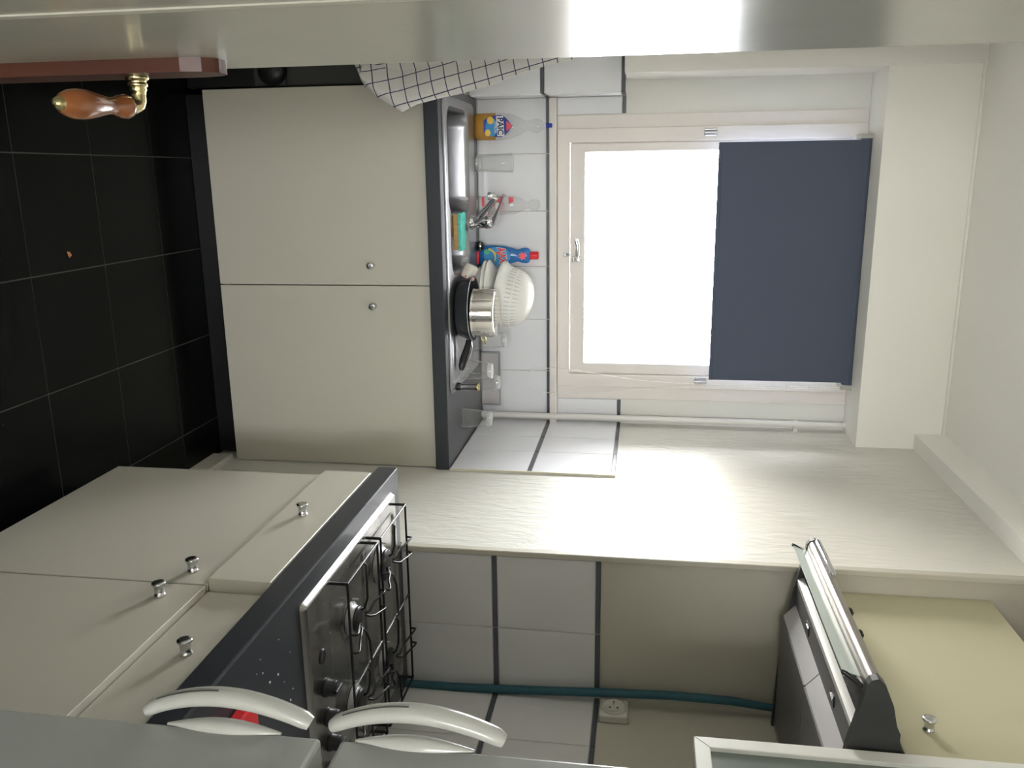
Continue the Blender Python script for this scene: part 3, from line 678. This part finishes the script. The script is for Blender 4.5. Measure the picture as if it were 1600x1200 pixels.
base_unit('base_cabinet', .772, 1.334, 'cream base unit between the hob unit and the fridge, drawer fully shut', (1.285, .600), (1.128, .7375), .012, 0, 'cream units under the hob worktop')
hw = slab_holes(.7235, XA-.001, .772, 1.9780, .7930, .8445, [(.80, 1.24, 1.36, 1.90)]).build('hob_worktop', WORK, None, .004)
tag(hw, 'dark anthracite worktop with rounded front edge around the gas hob', 'worktop')

# gas hob
ZH = .8450
hb = empty('gas_hob', (1.02, 1.63, ZH), 'four-burner steel gas hob with black wire pan supports and black knobs', 'hob')
HX0, HX1, HY0, HY1 = .7650, 1.275, 1.330, 1.918
burn = [(.890, 1.765, .040), (.917, 1.560, .030), (1.140, 1.758, .034), (1.112, 1.545, .036)]
def hobz(x, y):
    e = sdr(x, y, HX0, HX1, HY0, HY1, .012)
    z = ZH+.010*sst(0, -.007, e)
    d = sdr(x, y, HX0+.035, HX1-.02, HY0+.115, HY1-.02, .03)
    z -= .0065*sst(0, -.014, d)
    for bx_, by_, br_ in burn:
        q = math.hypot(x-bx_, y-by_); z += .006*sst(br_+.022, br_-.004, q)
    # raised seam between the two halves
    z += .004*sst(.016, .004, abs(y-1.668))*sst(0, -.02, d)
    return z
nx, ny = 128, 148; vs = []; fs = []
for j in range(ny+1):
    for i in range(nx+1):
        x = HX0+(HX1-HX0)*i/nx; y = HY0+(HY1-HY0)*j/ny; vs.append((x, y, hobz(x, y)))
fs = [(j*(nx+1)+i, j*(nx+1)+i+1, (j+1)*(nx+1)+i+1, (j+1)*(nx+1)+i) for j in range(ny) for i in range(nx)]
MB().add(vs, fs, True).build('hob_plate', STEELW, hb)
for x_, y_, r_ in burn:
    zz = hobz(x_, y_)
    bu = MB().lathe([(r_+.006, 0), (r_+.006, .004), (r_, .008), (r_-.002, .014), (r_-.006, .014), (r_-.006, .010)], (x_, y_, zz-.001), n=32).build('burner', mat('burner_alloy', (.30, .30, .30), .4, .9), hb)
    MB().lathe([(r_-.003, 0), (r_-.002, .003), (r_-.004, .006), (r_-.012, .0075), (.001, .0078)], (x_, y_, zz+.0135), n=32).build('burner_cap', BLACK, bu)
    MB().tube([(x_-r_-.007, y_+.016, zz), (x_-r_-.007, y_+.016, zz+.013)], .0022, 8).build('igniter', FHAND, bu)
for x_, y_ in ((.906, 1.394), (.979, 1.402), (1.045, 1.402), (1.104, 1.404), (1.170, 1.404)):
    if x_ < .95: MB().lathe([(.0150, 0), (.0152, .002), (.012, .003)], (x_, y_, ZH+.0098), n=28).build('knob_recess', BLACK, hb); continue
    kb = MB().lathe([(.0185, 0), (.0190, .003), (.0165, .005), (.0158, .020), (.014, .0225), (.001, .023)], (x_, y_, ZH+.0098), n=24); kb.box(x_-.0035, x_+.0035, y_-.017, y_+.017, ZH+.028, ZH+.038, .002); kb.build('knob', BLACK, hb)
def support(y0, y1, bs):
    zt = ZH+.044; x0, x1 = .785, 1.262; r = .0026
    t = MB()
    t.tube([(x0, y0, zt), (x1, y0, zt)], r, 8); t.tube([(x0, y1, zt), (x1, y1, zt)], r, 8)
    t.tube([(x0, y0, zt), (x0, (y0+y1)/2, zt), (x0, y1, zt)], r, 8); t.tube([(x1, y0, zt), (x1, y1, zt)], r, 8)
    for x_ in (x0, x1):
        for y_ in (y0, y1): t.tube([(x_, y_, zt), (x_, y_, ZH+.010)], .0034, 8)
    xm = (x0+x1)/2
    t.tube([(xm, y0, zt), (xm, y1, zt)], r, 8)
    for bx_, by_, br_ in bs:
        for s in (-1, 1):
            ye = y0 if s < 0 else y1
            # finger: leaves the side bar, dips, rises with a bent tip
            for dx in (-.020, .020):
                t.tube([(bx_+dx, ye, zt), (bx_+dx, ye+(-s)*.002, zt+.014), (bx_+dx, ye+(-s)*.012, zt+.013), (bx_+dx*.8, by_+s*.048, zt+.002), (bx_+dx*.3, by_+s*.026, zt-.001), (bx_+dx*.1, by_+s*.022, zt-.010)], r, 7)
        for s in (-1, 1):
            xe = (x0 if s < 0 else xm) if bx_ < xm else (xm if s < 0 else x1)
            t.tube([(xe, by_, zt), (xe-s*.006, by_, zt+.007), (bx_+s*.050, by_, zt+.005), (bx_+s*.028, by_, zt-.002), (bx_+s*.022, by_, zt-.010)], r, 7)
    t.build('pan_support', IRON, hb)
support(1.462, 1.655, [burn[1], burn[3]]); support(1.680, 1.880, [burn[0], burn[2]])

# red packet on the worktop behind the fridge handle
rpk = MB(); rpk.box(.800, .900, 1.020, 1.10, .8455, .868, .004); o = rpk.build('red_packet', RED); tag(o, 'small red packet on the dark worktop behind the lower fridge handle', 'packet')

# teal sleeved hose in the alcove corner
hs = MB().tube([(1.334, 1.958, .846), (1.334, 1.958, .98), (1.326, 1.956, 1.15), (1.312, 1.952, 1.36), (1.303, 1.950, 1.55), (1.306, 1.952, 1.70), (1.317, 1.953, 1.80), (1.322, 1.953, 1.84)], [.0105, .0108, .011, .011, .011, .0108, .009, .006], 12).build('sleeved_pipe', TEAL)
tag(hs, 'teal wrapped pipe running up the corner behind the hob', 'pipe')
# socket
so = empty('wall_socket', (XA, 1.925, 1.405), 'cream earthed wall socket beside the teal pipe above the tiles', 'socket')
MB().box(XA-.022, XA-.0005, 1.876, 1.948, 1.369, 1.441, .004).build('plate', mat('cream_plastic', (.62, .60, .52), .35), so)
b = MB().lathe([(.0315, -.001), (.0315, .0045), (.0275, .0055), (.0260, .0008), (.001, .0006)], (XA-.022, 1.912, 1.405), (-1, 0, 0), 28, caps=(False, True)); b.build('socket_well', mat('cream_plastic', (.62, .60, .52), .35), so)
for dy, dz in ((0, .0095), (0, -.0095)): MB().lathe([(.0032, 0), (.001, .0008)], (XA-.0226, 1.912+dy, 1.405+dz), (-1, 0, 0), 10).build('hole', BLACK, so)
MB().tube([(XA-.0225, 1.926, 1.405), (XA-.030, 1.926, 1.405)], .0024, 8).build('earth_pin', BRASS, so)

# ------------------------------------------------------------------ cooker hood
hd = empty('cooker_hood', (1.1, 1.64, 1.80), 'steel and charcoal slimline cooker hood with glass visor over the hob', 'cooker hood')
HY_N, HY_F = 1.350, 1.930
cap = [(.8390, 1.866), (.8430, 1.854), (.8520, 1.848), (.880, 1.843), (.934, 1.8325), (.972, 1.824), (1.10, 1.805), (1.345, 1.795), (1.345, 1.927), (1.00, 1.925), (.972, 1.9133), (.92, 1.9000), (.890, 1.8935), (.867, 1.884), (.850, 1.877)]
MB().prism(cap, 'Y', HY_N, HY_N+.018).build('end_cap', DARKM, hd, .002)
MB().prism([(a if a > .845 else a+.001, b2) for a, b2 in cap], 'Y', HY_F-.012, HY_F).build('end_cap', DARKM, hd, .002)
nose = [(.955, 1.9070), (.92, 1.8985), (.890, 1.8915), (.867, 1.8825), (.852, 1.875), (.8435, 1.8655), (.8455, 1.856), (.853, 1.850), (.868, 1.848), (.885, 1.851), (.905, 1.862), (.930, 1.872), (.955, 1.880)]
MB().prism(nose, 'Y', HY_N+.018, HY_F-.008, smooth=True).build('front_panel', CHROMEW, hd)
MB().tube([(.847, HY_F-.185, 1.871), (.8475, HY_F-.17, 1.8715), (.8475, HY_F-.012, 1.8715)], [.004, .0085, .0085], 14).build('nose_bar', CHROME, hd)
MB().box(.955, 1.344, HY_N+.018, HY_F-.012, 1.845, 1.915).build('hood_body', DARKM, hd)
# glass visor under the front, in black brackets
MB().prism([(.8590, 1.8180), (.8605, 1.8172), (.8690, 1.8500), (.8672, 1.8505)], 'Y', 1.400, HY_F-.002).build('visor', mat('visor_glass', (.55, .62, .58), .08, spec=.8), hd)
for y_ in (1.398, HY_F-.004): MB().tube([(.858, y_, 1.816), (.862, y_, 1.823), (.868, y_-.012, 1.838), (.876, y_-.020, 1.850)], [.0035, .0045, .0045, .0035], 8).build('bracket', BLACK, hd)
# light strip and underside
MB().prism([(.9385, 1.8470), (.9420, 1.8320), (.9550, 1.8320), (.9550, 1.8470)], 'Y', HY_N+.020, HY_F-.006).build('front_lip', mat('pale_anodised_lip', (.85, .84, .80), .3, .3), hd)
und = MB()
und.box(.954, 1.010, HY_N+.02, HY_F-.01, 1.832, 1.838)
und.build('under_panel', FILT, hd)
ym = 1.628
for y0, y1 in ((HY_N+.022, ym-.002), (ym+.002, HY_F-.012)):
    fp = MB().prism([(1.010, 1.8320), (1.040, 1.806), (1.042, 1.809), (1.012, 1.835)], 'Y', y0, y1).build('filter_slope', FILTL, hd)
    fp = MB().box(1.040, 1.330, y0, y1, 1.802, 1.808, .001).build('grease_filter', FILT, hd)
    sy = y0+.12
    MB().box(.972, .996, sy, sy+.030, 1.8300, 1.8325).build('latch_slot', BLACK, fp)
    MB().box(.978, .984, sy+.004, sy+.024, 1.8285, 1.8305).build('latch', CHROME, fp)
MB().box(1.330, 1.344, HY_N+.02, HY_F-.01, 1.802, 1.85).build('rear_edge', STEEL, hd)
for y_ in (1.555, 1.640):
    sw = MB().lathe([(.0070, 0), (.0070, .005), (.005, .0065)], (.872, y_, 1.8835), (-.45, 0, 1), 16); sw.box(.866, .880, y_-.010, y_+.010, 1.882, 1.888, .002); sw.build('switch', BLACK, hd)

# ------------------------------------------------------------------ wall cupboards
wc = empty('wall_cabinet', (1.15, 1.67, 1.95), 'yellowed cream wall cupboard with one knob above the cooker hood', 'cupboard')
box('body', BOXI, (1.019, XA-.001, 1.342, YA-.001, 1.930, 2.287), wc)
d = box('door', CABY, (1.0, 1.018, 1.340, YA-.0012, 1.9285, 2.2885), wc, .0012)
knob(d, (1.0, 1.452, 1.990), (-1, 0, 0), .026, .0115)
gc = empty('glazed_wall_cabinet', (1.15, 1.02, 1.56), 'wall cabinet with white mitred frame and frosted glass, nearest on the right', 'cupboard')
box('body', mat('grey_cabinet_side', (.45, .45, .41), .5), (.992, XA-.001, .740, 1.334, 1.562, 2.28), gc)
gd = slab_holes(.735, 1.337, 1.561, 2.285, .970, .990, [(.762, 1.309, 1.588, 2.258)], 'XZ')
gd2 = MB(); gd2.add([(y, x, z) for (x, y, z) in gd.v], gd.f); fo = gd2.build('door_frame', WGREY, gc, .0015)
MB().box(.978, .982, .760, 1.311, 1.586, 2.26).build('glass_panel', FROST, fo)
for (a, b2) in (((1.309, 1.588), (1.337, 1.561)),):
    MB().tube([(.9699, a[0], a[1]), (.9699, b2[0], b2[1])], .0005, 4).build('mitre_joint', DGREY, fo)

# ------------------------------------------------------------------ fridge-freezer
fg = empty('fridge_freezer', (.95, .47, 0), 'white two-door fridge-freezer with bowed handles, nearest on the right', 'fridge')
FXd, FYf = .600, .7685
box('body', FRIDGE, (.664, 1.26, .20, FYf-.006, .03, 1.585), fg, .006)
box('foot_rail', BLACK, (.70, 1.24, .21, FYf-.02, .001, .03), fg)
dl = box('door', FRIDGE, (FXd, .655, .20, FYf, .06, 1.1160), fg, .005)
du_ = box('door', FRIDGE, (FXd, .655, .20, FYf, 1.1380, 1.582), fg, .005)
MB().lathe([(.0065, 0), (.0065, .0008), (.001, .0012)], (.628, FYf-.035, 1.1160), n=16).build('hinge_plug', FHAND, dl)
def bow(parent, za, zb, grv=True):
    n_ = 28; pts = []
    for k in range(n_+1):
        t = k/n_; z = za+(zb-za)*t; hgt = math.sin(PI*t)**.8 if 0 < t < 1 else 0
        pts.append((FXd-.006-.026*hgt*(1.0-.12*t), FYf+.014, z, .0105*(.85+.15*math.sin(PI*t))*(.82 if k in (0, n_) else 1)))
    b = MB(); rg = []
    for i, (x, y, z, r) in enumerate(pts):
        a = pts[max(0, i-1)]; c = pts[min(n_, i+1)]; d = Vector((c[0]-a[0], 0, c[2]-a[2])).normalized(); nrm = Vector((-d.z, 0, d.x))
        rg.append([Vector((x, y, z))+nrm*(math.cos(q)*r*.95)+Vector((0, 1, 0))*(math.sin(q)*r*1.25) for q in [2*PI*j/16 for j in range(16)]])
    b.rings(rg); h = b.build('handle', FHAND, parent)
    gr = MB(); gr.tube([(p[0]-p[3]*.93, p[1]-.0035, p[2]) for p in pts[2:14]], .0011, 5); gr.build('groove', DGREY, h)
    b = MB(); b.tube([(FXd+.002, FYf+.002, za+.03+(zb-za-.06)*k/12) for k in range(13)], [.002+.010*math.sin(PI*k/12) for k in range(13)], 10); b.build('handle_back', FHAND, parent)
bow(dl, .902, 1.098); bow(du_, 1.124, 1.317)

# crumb on the floor tiles
cr = MB(); cr.add([(.178, 1.975, .001), (.196, 1.982, .001), (.190, 1.994, .001), (.181, 1.988, .001), (.186, 1.985, .006)], [(0, 3, 2, 1), (0, 1, 4), (1, 2, 4), (2, 3, 4), (3, 0, 4)])
tag(cr.build('crumb', mat('terracotta_bit', (.40, .17, .08), .9)), 'tiny terracotta-coloured crumb on the black floor tiles', 'crumb')

sg = MB()
for k in range(16):
    x, y = random.uniform(.76, .93), random.uniform(1.13, 1.30); r = random.uniform(.0006, .0014)
    sg.box(x-r, x+r*1.6, y-r, y+r, .8446, .8446+r)
tag(sg.build('salt_grains', WPRINT), 'few white grains scattered on the dark worktop before the hob', 'crumbs', kind='stuff')
